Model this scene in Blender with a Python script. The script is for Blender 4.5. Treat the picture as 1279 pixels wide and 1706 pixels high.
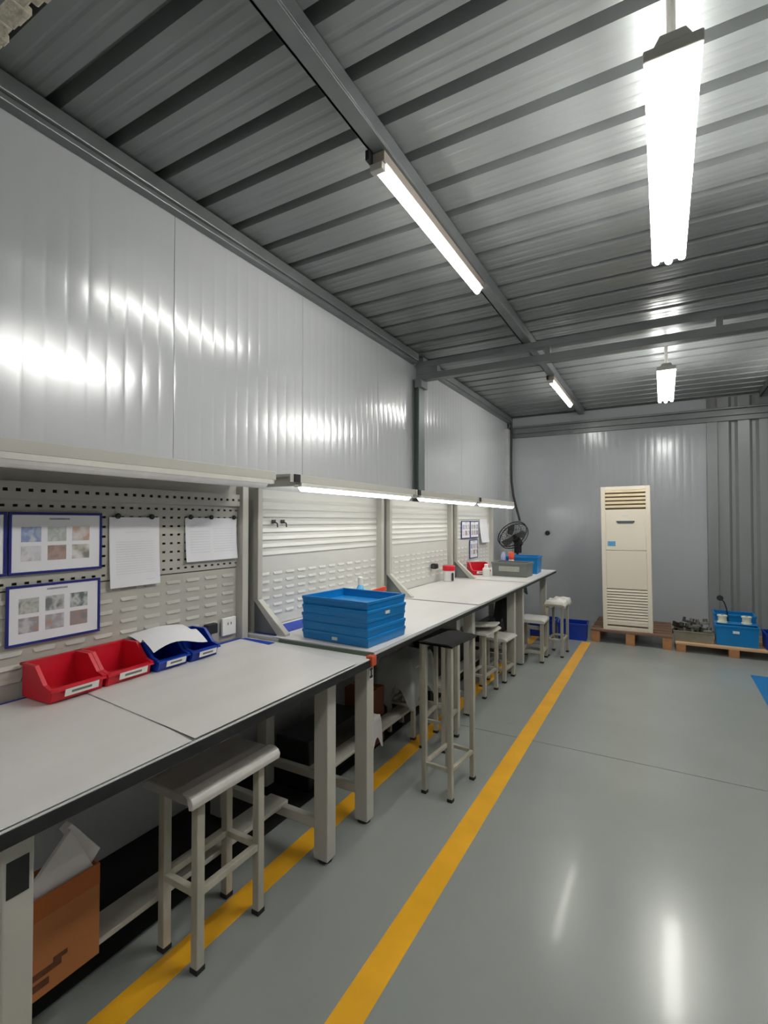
import bpy, bmesh, math, random
from mathutils import Matrix, Vector
random.seed(7)
R = math.radians
PI = math.pi
scene = bpy.context.scene
for o in list(bpy.data.objects):
    bpy.data.objects.remove(o, do_unlink=True)
col = scene.collection

# ------------------------------------------------------------------ camera
cam_d = bpy.data.cameras.new('camera')
cam_d.sensor_fit = 'HORIZONTAL'
cam_d.sensor_width = 36.0
cam_d.lens = 820.0 / 1279.0 * 36.0
cam_d.clip_start = 0.02
cam = bpy.data.objects.new('camera', cam_d)
col.objects.link(cam)
cam.location = (0, 0, 1.378)
cam.rotation_euler = (R(90 + 1.048), 0, R(29.556))
scene.camera = cam

# ------------------------------------------------------------------ world, exposure
world = bpy.data.worlds.new('world')
scene.world = world
world.use_nodes = True
world.node_tree.nodes['Background'].inputs[0].default_value = (0.5, 0.53, 0.56, 1)
world.node_tree.nodes['Background'].inputs[1].default_value = 0.3
scene.view_settings.view_transform = 'Standard'
scene.view_settings.look = 'None'
scene.view_settings.gamma = 1.0
scene.view_settings.use_curve_mapping = False
scene.view_settings.exposure = 1.4
TRIPLE = 17.0      # strength of the open triple-tube ceiling fixtures
BATTEN = 14.0      # single ceiling battens
TASK = 5.2         # bench hood tubes

# ------------------------------------------------------------------ materials
def lin(c):
    r = []
    for v in c[:3]:
        v = v / 255.0
        r.append(v / 12.92 if v <= 0.04045 else ((v + 0.055) / 1.055) ** 2.4)
    return (r[0], r[1], r[2], 1.0)

MATS = {}
def mat(name, rgb, rough=0.5, metal=0.0, var=0.06, scale=9.0, stretch=(1, 1, 1), bump=0.0, bscale=60.0,
        rvar=0.0, coat=0.0, spec=0.5):
    if name in MATS:
        return MATS[name]
    m = bpy.data.materials.new(name)
    m.use_nodes = True
    nt = m.node_tree
    b = nt.nodes['Principled BSDF']
    tc = nt.nodes.new('ShaderNodeTexCoord')
    mp = nt.nodes.new('ShaderNodeMapping')
    mp.inputs['Scale'].default_value = stretch
    nt.links.new(tc.outputs['Object'], mp.inputs[0])
    n = nt.nodes.new('ShaderNodeTexNoise')
    n.inputs['Scale'].default_value = scale
    n.inputs['Detail'].default_value = 4
    nt.links.new(mp.outputs[0], n.inputs['Vector'])
    ramp = nt.nodes.new('ShaderNodeValToRGB')
    c = lin(rgb)
    ramp.color_ramp.elements[0].position = 0.3
    ramp.color_ramp.elements[1].position = 0.7
    ramp.color_ramp.elements[0].color = tuple(max(0, v * (1 - var)) for v in c[:3]) + (1,)
    ramp.color_ramp.elements[1].color = tuple(min(1, v * (1 + var)) for v in c[:3]) + (1,)
    nt.links.new(n.outputs['Fac'], ramp.inputs[0])
    nt.links.new(ramp.outputs[0], b.inputs['Base Color'])
    b.inputs['Roughness'].default_value = rough
    b.inputs['Metallic'].default_value = metal
    b.inputs['Specular IOR Level'].default_value = spec
    b.inputs['Coat Weight'].default_value = coat
    b.inputs['Coat Roughness'].default_value = 0.08
    if rvar:
        mr = nt.nodes.new('ShaderNodeMapRange')
        mr.inputs['To Min'].default_value = max(0.02, rough - rvar)
        mr.inputs['To Max'].default_value = rough + rvar
        nt.links.new(n.outputs['Fac'], mr.inputs['Value'])
        nt.links.new(mr.outputs[0], b.inputs['Roughness'])
    if bump:
        n2 = nt.nodes.new('ShaderNodeTexNoise')
        n2.inputs['Scale'].default_value = bscale
        n2.inputs['Detail'].default_value = 3
        nt.links.new(mp.outputs[0], n2.inputs['Vector'])
        bp = nt.nodes.new('ShaderNodeBump')
        bp.inputs['Strength'].default_value = bump
        bp.inputs['Distance'].default_value = 0.01
        nt.links.new(n2.outputs['Fac'], bp.inputs['Height'])
        nt.links.new(bp.outputs[0], b.inputs['Normal'])
    MATS[name] = m
    return m

def glow(name, rgb, strength):
    m = bpy.data.materials.new(name)
    m.use_nodes = True
    b = m.node_tree.nodes['Principled BSDF']
    b.inputs['Base Color'].default_value = (0.8, 0.8, 0.8, 1)
    b.inputs['Emission Color'].default_value = lin(rgb)
    b.inputs['Emission Strength'].default_value = strength
    MATS[name] = m
    return m

def photo_mat(name, cols, scale, seed):
    """flat print: a small colour photograph, blotches of its own colours"""
    m = bpy.data.materials.new(name)
    m.use_nodes = True
    nt = m.node_tree
    b = nt.nodes['Principled BSDF']
    tc = nt.nodes.new('ShaderNodeTexCoord')
    mp = nt.nodes.new('ShaderNodeMapping')
    mp.inputs['Location'].default_value = (seed * 1.7, seed * 2.3, seed * 0.9)
    nt.links.new(tc.outputs['Object'], mp.inputs[0])
    n = nt.nodes.new('ShaderNodeTexNoise')
    n.inputs['Scale'].default_value = scale
    n.inputs['Detail'].default_value = 2
    nt.links.new(mp.outputs[0], n.inputs['Vector'])
    ramp = nt.nodes.new('ShaderNodeValToRGB')
    cols = [tuple(.62 * v + .38 * g for v, g in zip(c, (190, 190, 194))) for c in cols]
    ramp.color_ramp.elements[0].position = 0.36
    ramp.color_ramp.elements[0].color = lin(cols[0])
    ramp.color_ramp.elements[1].position = 0.64
    ramp.color_ramp.elements[1].color = lin(cols[-1])
    if len(cols) > 2:
        e = ramp.color_ramp.elements.new(0.5)
        e.color = lin(cols[1])
    nt.links.new(n.outputs['Fac'], ramp.inputs[0])
    nt.links.new(ramp.outputs[0], b.inputs['Base Color'])
    b.inputs['Roughness'].default_value = 0.35
    return m

M = {}
M['floor'] = mat('floor_epoxy', (146, 151, 148), 0.24, 0, 0.05, 1.6, bump=0.015, bscale=14, coat=0.12)
M['floor_gap'] = mat('floor_gap', (60, 62, 61), 0.8)
M['yellow'] = mat('floor_paint_yellow', (240, 178, 42), 0.3, 0, 0.08, 6, bump=0.02, coat=0.1)
M['black_floor_strip'] = mat('matt_black', (16, 17, 17), 0.75, 0, 0.2, 12)
M['wall'] = mat('painted_steel_wall', (200, 203, 206), 0.2, 0.1, 0.012, 1.2, stretch=(1, 1, .4), coat=0.2)
M['wallback'] = mat('painted_steel_back', (184, 189, 193), 0.2, 0.1, 0.012, 1.2, stretch=(1, 1, .4))
M['corr'] = mat('grey_corrugated', (152, 155, 155), 0.34, 0.25, 0.04, 2.0, stretch=(1, 1, .4))
M['roof'] = mat('galvanised_roof', (138, 142, 142), 0.3, 0.3, 0.05, 3.0, stretch=(.35, 1, 1))
M['steel'] = mat('galvanised_steel', (128, 132, 133), 0.38, 0.55, 0.08, 5, rvar=0.08)
M['column'] = mat('grey_green_column', (118, 127, 126), 0.4, 0.3, 0.06, 4)
M['trimwhite'] = mat('pale_trim', (200, 203, 202), 0.35, 0.1)
M['beige'] = mat('beige_powder_coat', (187, 185, 176), 0.42, 0, 0.03, 5, bump=0.02, bscale=150)
M['beige_panel'] = mat('beige_panel', (180, 178, 169), 0.42, 0, 0.03, 4, bump=0.02, bscale=150)
M['white_panel'] = mat('white_louver_panel', (206, 206, 200), 0.42, 0, 0.03, 4)
M['dark'] = mat('dark_void', (28, 29, 28), 0.8)
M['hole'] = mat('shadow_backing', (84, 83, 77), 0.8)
M['top'] = mat('worktop_laminate', (206, 206, 204), 0.42, 0, 0.03, 4, stretch=(1, .3, 1))
M['sheet'] = mat('cover_film', (216, 214, 212), 0.38, 0, 0.05, 5, stretch=(1.2, .25, 1), bump=0.12, bscale=7)
M['edge'] = mat('black_edge_band', (30, 30, 29), 0.55, 0, 0.5, 25, stretch=(1, .4, 1), bump=0.1, bscale=40)
M['green'] = mat('green_edge', (92, 112, 96), 0.5)
M['orange'] = mat('orange_corner', (204, 84, 46), 0.45)
M['black'] = mat('black_plastic', (26, 27, 28), 0.45, 0, 0.1)
M['rubber'] = mat('black_foot', (30, 30, 30), 0.7)
M['red'] = mat('red_plastic', (208, 26, 46), 0.38, 0, 0.05, 8)
M['blue'] = mat('blue_plastic', (0, 52, 160), 0.36, 0, 0.06, 8)
M['cyan'] = mat('bright_blue_plastic', (0, 120, 188), 0.38, 0, 0.05, 8)
M['navy'] = mat('navy_frame', (18, 28, 120), 0.4)
M['blue_mat'] = mat('blue_mat', (14, 62, 176), 0.55, 0, 0.06, 12)
M['floor_mat'] = mat('floor_mat_blue', (0, 112, 178), 0.5, 0, 0.05, 10)
M['paper'] = mat('white_paper', (228, 228, 232), 0.6, 0, 0.02, 5)
M['paperprint'] = mat('pale_print', (214, 215, 220), 0.6)
M['print'] = mat('grey_print', (150, 152, 160), 0.6, 0, 0.2, 60)
M['sticker'] = mat('label_sticker', (226, 226, 220), 0.5, 0, 0.04, 40)
M['inkline'] = mat('ink_line', (120, 118, 116), 0.6)
M['seat'] = mat('worn_grey_seat', (176, 172, 169), 0.4, 0, 0.14, 16, stretch=(1, .25, 1), bump=0.05)
M['film'] = mat('white_stretch_film', (214, 212, 206), 0.28, 0, 0.06, 14, bump=0.15, bscale=30)
M['leg'] = mat('chipped_beige_paint', (176, 172, 158), 0.45, 0, 0.16, 18, stretch=(1, 1, .35))
M['blackseat'] = mat('black_matt_seat', (40, 40, 39), 0.9, 0, 0.1, 12, spec=0.1)
M['darkseat'] = mat('dark_seat', (64, 64, 62), 0.5, 0, 0.15, 12)
M['cardboard'] = mat('cardboard', (176, 112, 62), 0.8, 0, 0.08, 10, stretch=(1, .2, 1))
M['tape'] = mat('brown_tape', (168, 88, 26), 0.4)
M['cardprint'] = mat('dark_brown_print', (96, 56, 30), 0.8, 0, 0.3, 30)
M['foam'] = mat('white_foam_sheet', (226, 222, 222), 0.7, 0, 0.03, 8)
M['spray'] = mat('sealing_foam', (220, 212, 194), 0.9, 0, 0.2, 40, bump=0.8, bscale=45)
M['acbody'] = mat('cream_plastic', (232, 224, 206), 0.4, 0, 0.015, 3)
M['acslat'] = mat('cream_slat', (220, 204, 170), 0.45)
M['acdark'] = mat('brown_slot', (92, 74, 52), 0.7)
M['display'] = mat('grey_display', (86, 98, 100), 0.2)
M['skysticker'] = mat('blue_sticker', (90, 160, 205), 0.4, 0, 0.3, 60)
M['wood'] = mat('pale_pallet_wood', (206, 168, 128), 0.75, 0, 0.14, 10, stretch=(.2, 1, 1), bump=0.1)
M['wood_old'] = mat('brown_pallet_wood', (122, 94, 76), 0.8, 0, 0.2, 10, stretch=(.2, 1, 1), bump=0.1)
M['block'] = mat('pallet_block', (176, 126, 84), 0.8, 0, 0.2, 14, bump=0.1)
M['metal'] = mat('dull_steel_part', (118, 116, 108), 0.4, 0.7, 0.3, 14)
M['metaldark'] = mat('dark_steel_part', (66, 64, 58), 0.45, 0.6, 0.3, 14)
M['tin'] = mat('grey_tin_tray', (142, 138, 124), 0.45, 0.5, 0.15, 8)
M['crategrey'] = mat('grey_crate', (112, 116, 112), 0.5)
M['cratelabel'] = mat('pale_grey_label', (162, 164, 156), 0.5, 0, 0.1, 50)
M['white'] = mat('white_plastic', (232, 232, 228), 0.35, 0, 0.02)
M['lilac'] = mat('clear_lilac_plastic', (176, 180, 216), 0.3)
M['orangered'] = mat('orange_red_plastic', (236, 84, 48), 0.4)
M['skybag'] = mat('light_blue_film', (86, 178, 226), 0.3, 0, 0.2, 20)
M['creamwhite'] = mat('cream_white', (232, 230, 208), 0.5)
M['greybag'] = mat('grey_film_bag', (160, 162, 160), 0.4, 0, 0.1, 9, bump=0.2, bscale=16)
M['brown'] = mat('brown_box', (112, 66, 42), 0.8)
M['greenbag'] = mat('dark_green_cloth', (30, 72, 62), 0.7)
M['darkcloth'] = mat('charcoal_cloth', (52, 54, 56), 0.8)
M['fixture'] = mat('fixture_white', (214, 212, 204), 0.4)
M['brownbatten'] = mat('batten_tray', (146, 138, 130), 0.45)
M['tube3'] = glow('triple_tube_glow', (255, 253, 248), TRIPLE)
M['tube1'] = glow('batten_glow', (255, 252, 244), BATTEN)
M['tubetask'] = glow('task_tube_glow', (255, 253, 247), TASK)
M['tubeoff'] = mat('unlit_tube', (236, 234, 232), 0.3)

# ------------------------------------------------------------------ mesh builder
class B:
    def __init__(s):
        s.v = []; s.f = []
    def add(s, vs, fs):
        o = len(s.v)
        s.v += [tuple(v) for v in vs]
        s.f += [tuple(i + o for i in f) for f in fs]
        return s
    def bx(s, x0, x1, y0, y1, z0, z1, m=None):
        vs = [Vector((x, y, z)) for z in (z0, z1) for y in (y0, y1) for x in (x0, x1)]
        if m: vs = [m @ v for v in vs]
        return s.add(vs, [(0, 2, 3, 1), (4, 5, 7, 6), (0, 1, 5, 4), (2, 6, 7, 3), (0, 4, 6, 2), (1, 3, 7, 5)])
    def cyl(s, p0, p1, r, seg=10, r2=None, cap=True):
        p0 = Vector(p0); p1 = Vector(p1); r2 = r if r2 is None else r2
        d = (p1 - p0).normalized()
        u = d.orthogonal().normalized(); w = d.cross(u)
        vs = []
        for p, rr in ((p0, r), (p1, r2)):
            for i in range(seg):
                a = 2 * PI * i / seg
                vs.append(p + u * math.cos(a) * rr + w * math.sin(a) * rr)
        fs = [(i, (i + 1) % seg, seg + (i + 1) % seg, seg + i) for i in range(seg)]
        if cap:
            fs += [tuple(range(seg - 1, -1, -1)), tuple(range(seg, 2 * seg))]
        return s.add(vs, fs)
    def tube(s, pts, r, seg=8):
        for a, b in zip(pts[:-1], pts[1:]):
            s.cyl(a, b, r, seg)
        return s
    def prism(s, prof, axis, a, b):
        """extrude a closed 2D profile along an axis; x:(y,z) y:(x,z) z:(x,y)"""
        def mk(p, t):
            if axis == 'x': return (t, p[0], p[1])
            if axis == 'y': return (p[0], t, p[1])
            return (p[0], p[1], t)
        n = len(prof)
        vs = [mk(p, a) for p in prof] + [mk(p, b) for p in prof]
        fs = [(i, (i + 1) % n, n + (i + 1) % n, n + i) for i in range(n)]
        fs += [tuple(range(n - 1, -1, -1)), tuple(range(n, 2 * n))]
        return s.add(vs, fs)
    def lathe(s, prof, seg=14, c=(0, 0, 0)):
        vs = []; n = len(prof)
        for r, z in prof:
            for i in range(seg):
                a = 2 * PI * i / seg
                vs.append((c[0] + r * math.cos(a), c[1] + r * math.sin(a), c[2] + z))
        fs = []
        for k in range(n - 1):
            for i in range(seg):
                fs.append((k * seg + i, k * seg + (i + 1) % seg, (k + 1) * seg + (i + 1) % seg, (k + 1) * seg + i))
        fs += [tuple(range(seg - 1, -1, -1)), tuple((n - 1) * seg + i for i in range(seg))]
        return s.add(vs, fs)
    def grid(s, nx, ny, fn, thick=0.0015):
        """a sheet fn(u,v)->point with a little thickness"""
        top = [Vector(fn(i / nx, j / ny)) for j in range(ny + 1) for i in range(nx + 1)]
        bot = [p - Vector((0, 0, thick)) for p in top]
        N = len(top)
        idx = lambda i, j: j * (nx + 1) + i
        fs = []
        for j in range(ny):
            for i in range(nx):
                q = (idx(i, j), idx(i + 1, j), idx(i + 1, j + 1), idx(i, j + 1))
                fs.append(q); fs.append(tuple(N + k for k in reversed(q)))
        border = [idx(i, 0) for i in range(nx)] + [idx(nx, j) for j in range(ny)] + \
                 [idx(i, ny) for i in range(nx, 0, -1)] + [idx(0, j) for j in range(ny, 0, -1)]
        for k in range(len(border)):
            a, b = border[k], border[(k + 1) % len(border)]
            fs.append((b, a, N + a, N + b))
        return s.add(top + bot, fs)
    def build(s, name, m, parent=None, bevel=0.0, smooth=False, seg=2, loc=None, rot=None):
        me = bpy.data.meshes.new(name)
        me.from_pydata(s.v, [], s.f)
        me.validate()
        bm = bmesh.new(); bm.from_mesh(me)
        bmesh.ops.recalc_face_normals(bm, faces=bm.faces)
        bm.to_mesh(me); bm.free()
        me.materials.append(M[m] if isinstance(m, str) else m)
        o = bpy.data.objects.new(name, me)
        col.objects.link(o)
        if parent: o.parent = parent
        if loc is not None: o.location = loc
        if rot is not None: o.rotation_euler = rot
        if smooth:
            for p in me.polygons: p.use_smooth = True
        if bevel:
            md = o.modifiers.new('bevel', 'BEVEL')
            md.width = bevel; md.segments = seg; md.limit_method = 'ANGLE'; md.angle_limit = R(35)
        return o

def thing(name, label, cat, loc=(0, 0, 0), rz=0.0, group=None, rx=0.0, ry=0.0):
    o = bpy.data.objects.new(name, None)
    o.empty_display_size = 0.05
    col.objects.link(o)
    o.location = loc; o.rotation_euler = (rx, ry, rz)
    return tag(o, label, cat, group)
def tag(o, label, cat, group=None):
    o['label'] = label; o['category'] = cat
    if group: o['group'] = group
    return o
def struct(o, label=None):
    o['kind'] = 'structure'
    if label: o['label'] = label
    return o
def root_struct(name, label, loc=(0, 0, 0)):
    o = bpy.data.objects.new(name, None); col.objects.link(o); o.location = loc
    return struct(o, label)
def piece(src, parent, loc, rot=None):
    """another copy of a part, sharing its mesh"""
    o = src.copy(); col.objects.link(o); o.parent = parent; o.location = loc
    if rot is not None: o.rotation_euler = rot
    return o
def smooth_by_angle(o, deg=40):
    me = o.data
    for p in me.polygons: p.use_smooth = True
    try:
        me.set_sharp_from_angle(angle=R(deg))
    except Exception:
        pass

# ------------------------------------------------------------------ room dimensions
XL, XR = -2.0, 3.0
YB, YF = -3.0, 7.3
ZC = 2.92

# floor: two poured fields with a joint at y = 3.17
fl = struct(B().bx(XL - .1, XR + .1, YB - .1, YF + .1, -0.2, -0.012).build('floor', 'floor_gap'),
            'grey epoxy coated workshop floor')
B().bx(XL, XR, YB, 3.167, -0.012, 0).build('floor_slab', 'floor', fl)
B().bx(XL, XR, 3.173, YF, -0.012, 0).build('floor_slab', 'floor', fl)
B().bx(-0.82, -0.727, YB + .1, 6.03, 0, 0.0012).build('floor_stripe', 'yellow', fl)
B().bx(-1.387, -1.297, YB + .1, 6.6, 0, 0.0012).build('floor_stripe', 'yellow', fl)
B().bx(XL + .003, -1.53, YB + .1, 6.4, 0, 0.003).build('black_floor_strip', 'black_floor_strip', fl)  # plain black strip on the floor beside the left wall, material unspecified

# left wall: fluted steel sheets
def fluted(w, z0, z1, period=0.079, amp=0.0008, per=12, groove=0.0005):
    """front surface in local coords, sheet lies in y (width) and z, bulging to +x"""
    b = B(); n = int(round(w / period)) * per
    vs = []; fs = []
    for k in range(n + 1):
        y = w * k / n
        t = (k % per) / per
        x = amp * (1 - (2 * t - 1) ** 2) if k % per else -groove
        vs.append((x, y, z0)); vs.append((x, y, z1))
    for k in range(n):
        fs.append((2 * k, 2 * k + 2, 2 * k + 3, 2 * k + 1))
    nb = len(vs)
    vs += [(-0.03, 0, z0), (-0.03, 0, z1), (-0.03, w, z0), (-0.03, w, z1)]
    fs += [(nb, nb + 1, nb + 3, nb + 2), (nb, 0, 1, nb + 1), (2 * n, nb + 2, nb + 3, 2 * n + 1)]
    b.add(vs, fs)
    return b
wl = struct(B().bx(XL - .15, XL - .035, YB - .1, YF + .1, 0, 3.0).build('wall_left', 'steel'),
            'left wall of pale grey glossy fluted steel sheets')
PW = 0.953
sheet0 = fluted(PW - 0.003, 0.0, 2.90).build('wall_sheet', 'wall', wl, smooth=True)
smooth_by_angle(sheet0, 20)
ys = [1.52 + PW * k for k in range(-5, 6)]
sheet0.location = (XL, ys[0], 0)
for y in ys[1:]:
    if y + PW < YF + 0.02 + PW: piece(sheet0, wl, (XL, y, 0))
# wall top channel
struct(B().bx(XL, XL + .065, YB, 4.06, 2.845, 2.91).bx(XL, XL + .05, YB, 4.06, 2.82, 2.845)
       .bx(XL, XL + .065, 4.16, YF, 2.845, 2.91).bx(XL, XL + .05, 4.16, YF, 2.82, 2.845)
       .build('trim_1', 'steel', bevel=0.004), 'galvanised channel along the top of the left wall')
# column
c = struct(B().bx(XL, XL + .012, 4.05, 4.17, 0, 2.68).bx(XL + .012, XL + .06, 4.10, 4.12, 0, 2.68)
           .bx(XL + .06, XL + .072, 4.05, 4.17, 0, 2.68).build('trim_2', 'column', bevel=0.002),
           'grey green steel column against the left wall')
B().bx(XL + .03, XL + .10, 4.04, 4.18, 2.60, 2.68).build('end_plate', 'steel', c, bevel=0.003)
# corner strip
struct(B().bx(XL, XL + .05, 7.10, YF - .01, 0, 2.72).build('trim_3', 'trimwhite', bevel=0.004),
       'pale corner strip where left and back wall meet')

# back wall
wb = struct(B().bx(XL - .1, XR + .1, YF + .06, YF + .16, 0, 3.0).build('wall_back', 'corr'),
            'back wall of grey steel sheets')
bs = fluted(2.477, 0.0, 2.90, period=0.082, amp=0.0006, groove=0.0001).build('wall_sheet', 'wallback', wb, smooth=True)
smooth_by_angle(bs, 20)
bs.rotation_euler = (0, 0, -PI / 2)
bs.location = (XL, YF + .0, 0)
# corrugated sheet at the right of the back wall
prof = []
x = 0.59
pts = []
while x < XR:
    pts += [(x, YF + .0), (x + .115, YF + .0), (x + .145, YF + .035), (x + .178, YF + .035)]
    x += 0.208
b = B(); n = len(pts)
vs = [(p[0], p[1], 0) for p in pts] + [(p[0], p[1], 2.9) for p in pts]
b.add(vs, [(i, i + 1, n + i + 1, n + i) for i in range(n - 1)])
b.build('corrugated_sheet', 'corr', wb)
struct(B().bx(0.478, 0.59, YF - .035, YF + .06, 0, 2.60).build('trim_4', 'corr', bevel=0.004),
       'upright grey trim strip on the back wall')
struct(B().bx(XL, XR, YF - .05, YF - .004, 2.66, 2.735).bx(XL, XR, YF - .03, YF - .004, 2.60, 2.66)
       .bx(XL, XR, YF - .085, YF - .004, 2.735, 2.76)
       .build('trim_5', 'steel', bevel=0.004), 'galvanised header channel across the back wall')
# walls outside the view
struct(B().bx(XR, XR + .1, YB - .1, YF + .1, 0, 3.0).build('wall_right', 'wall'), 'right wall of pale grey steel')
struct(B().bx(XL - .1, XR + .1, YB - .1, YB, 0, 3.0).build('wall_front', 'wall'), 'pale grey steel wall opposite the back wall')

# ceiling: trapezoidal roof sheets, ribs running across the room
ce = struct(B().bx(XL - .15, XR + .1, YB - .1, YF + .16, 3.0, 3.06).build('ceiling', 'steel'),
            'grey galvanised trapezoidal sheet roof')
RP = 0.2226
def roof_sheet(nr):
    pr = []
    for k in range(nr):
        y = k * RP
        pr += [(y, 0), (y + .012, .056), (y + .042, .056), (y + .054, 0), (y + .096, 0), (y + .106, .0016), (y + .118, .0016), (y + .128, 0),
               (y + .156, 0), (y + .166, .0016), (y + .178, .0016), (y + .188, 0)]
    pr.append((nr * RP - 0.0005, 0))
    bb = B(); n = len(pr)
    vs = [(XL - .03, p[0], p[1]) for p in pr] + [(XR, p[0], p[1]) for p in pr]
    bb.add(vs, [(i, i + 1, n + i + 1, n + i) for i in range(n - 1)])
    return bb
rs = roof_sheet(4).build('roof_sheet', 'roof', ce)
y = 0.953 - .027 - 18 * RP
rs.location = (0, y, ZC)
k = 1
while y + 4 * RP * k < YF:
    piece(rs, ce, (0, y + 4 * RP * k, ZC)); k += 1

# roof steelwork
def purlin(name, x, lab):
    b = B()
    b.bx(x, x + .012, YB, YF - .09, 2.84, 2.915).bx(x, x + .07, YB, YF - .09, 2.84, 2.852).bx(x + .058, x + .07, YB, YF - .09, 2.852, 2.915)
    return struct(b.build(name, 'steel', bevel=0.002), lab)
purlin('trim_6', -1.0, 'galvanised purlin carrying the ceiling battens, left of the middle')
purlin('trim_7', 1.0, 'galvanised purlin carrying the ceiling battens, right of the middle')
def crossbeam(name, y, lab):
    b = B()
    b.bx(XL + .03, XR, y - .04, y + .04, 2.785, 2.838).bx(XL + .03, XR, y - .04, y + .04, 2.668, 2.725)
    o = struct(b.build(name, 'steel', bevel=0.003), lab)
    B().bx(XL + .03, XL + .24, y - .036, y + .036, 2.725, 2.785).build('end_stiffener', 'steel', o)
    for k in range(1, 5):
        B().bx(XL + .03 + k * 1.15, XL + .07 + k * 1.15, y - .036, y + .036, 2.725, 2.785).build('web_block', 'steel', o)
    return o
crossbeam('trim_8', 4.11, 'galvanised roof beam crossing the room in front of the back wall')
struct(B().bx(XL + .07, XR, .56, .655, 2.838, 2.915).build('trim_9', 'steel', bevel=0.003), 'roof beam overhead at the near end of the room')
b = B()
random.seed(3)
xx = XL + .07
while xx < -1.05:
    w = random.uniform(.03, .06)
    b.bx(xx, xx + w, .655, .735 + random.uniform(-.012, .014), 2.893 + random.uniform(-.006, .006), 2.919)
    xx += w * .92
struct(b.build('trim_10', 'spray', bevel=0.006), 'rough beige sealing foam strip beside the roof beam')

# ------------------------------------------------------------------ ceiling lamps
def triple_lamp(y0, label):
    t = thing('triple_tube_lamp', label, 'ceiling lamp', (0.033, y0, 2.60), 0, 'open three-tube ceiling lamps')
    L = 1.19
    B().prism([(-.045, .035), (-.03, .06), (.03, .06), (.045, .035)], 'y', 0, L).build('lamp_body', 'fixture', t, bevel=0.003)
    for y in (0.0, L - .02):
        B().bx(-.07, .07, y, y + .02, .004, .036).build('end_holder', 'fixture', t, bevel=0.004)
    for x in (-.052, 0, .052):
        tu = B().cyl((x, .02, 0 if x else -.008), (x, L - .02, 0 if x else -.008), .0155, 10).build('tube', 'tube3', t, smooth=False)
    B().cyl((0, .18, .06), (0, .18, .318), .012, 8).build('hanging_rod', 'fixture', t)
    B().cyl((0, L - .18, .06), (0, L - .18, .318), .012, 8).build('hanging_rod', 'fixture', t)
    return t
triple_lamp(1.47, 'large bright three-tube lamp hanging nearest, at upper right')
triple_lamp(4.58, 'smaller far three-tube lamp hanging beyond the roof beam')
triple_lamp(-1.75, 'unseen three-tube lamp behind the viewpoint, added to light the foreground')  # out-of-view lamp, added to brighten the near benches and floor
def batten(x, y0, label):
    t = thing('batten_lamp', label, 'ceiling lamp', (x, y0, 2.80), 0, 'single battens under the purlins')
    L = 1.24
    B().bx(-.02, .04, 0, L, 0, .039).build('batten_tray', 'brownbatten', t, bevel=0.003)
    pr = [(-.026 + .052 * (i / 8), -.028 * math.sin(PI * i / 8) - .002) for i in range(9)]
    B().prism(pr, 'y', .03, L - .01).build('diffuser', 'tube1', t)
    B().bx(-.027, .03, .0, .03, -.03, .0).build('end_cap', 'beige', t, bevel=0.003)
    B().bx(-.03, -.012, -.03, .02, .0, .04).build('clip', 'black', t, bevel=0.002)
    return t
batten(-.98, 1.66, 'long lit batten lamp under the left purlin, nearest')
batten(-.98, 5.12, 'short-looking far batten lamp under the left purlin near the back wall')
batten(1.02, 1.66, 'batten lamp under the right purlin beside the viewpoint')
batten(1.02, 5.12, 'batten lamp under the right purlin near the back wall')

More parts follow.
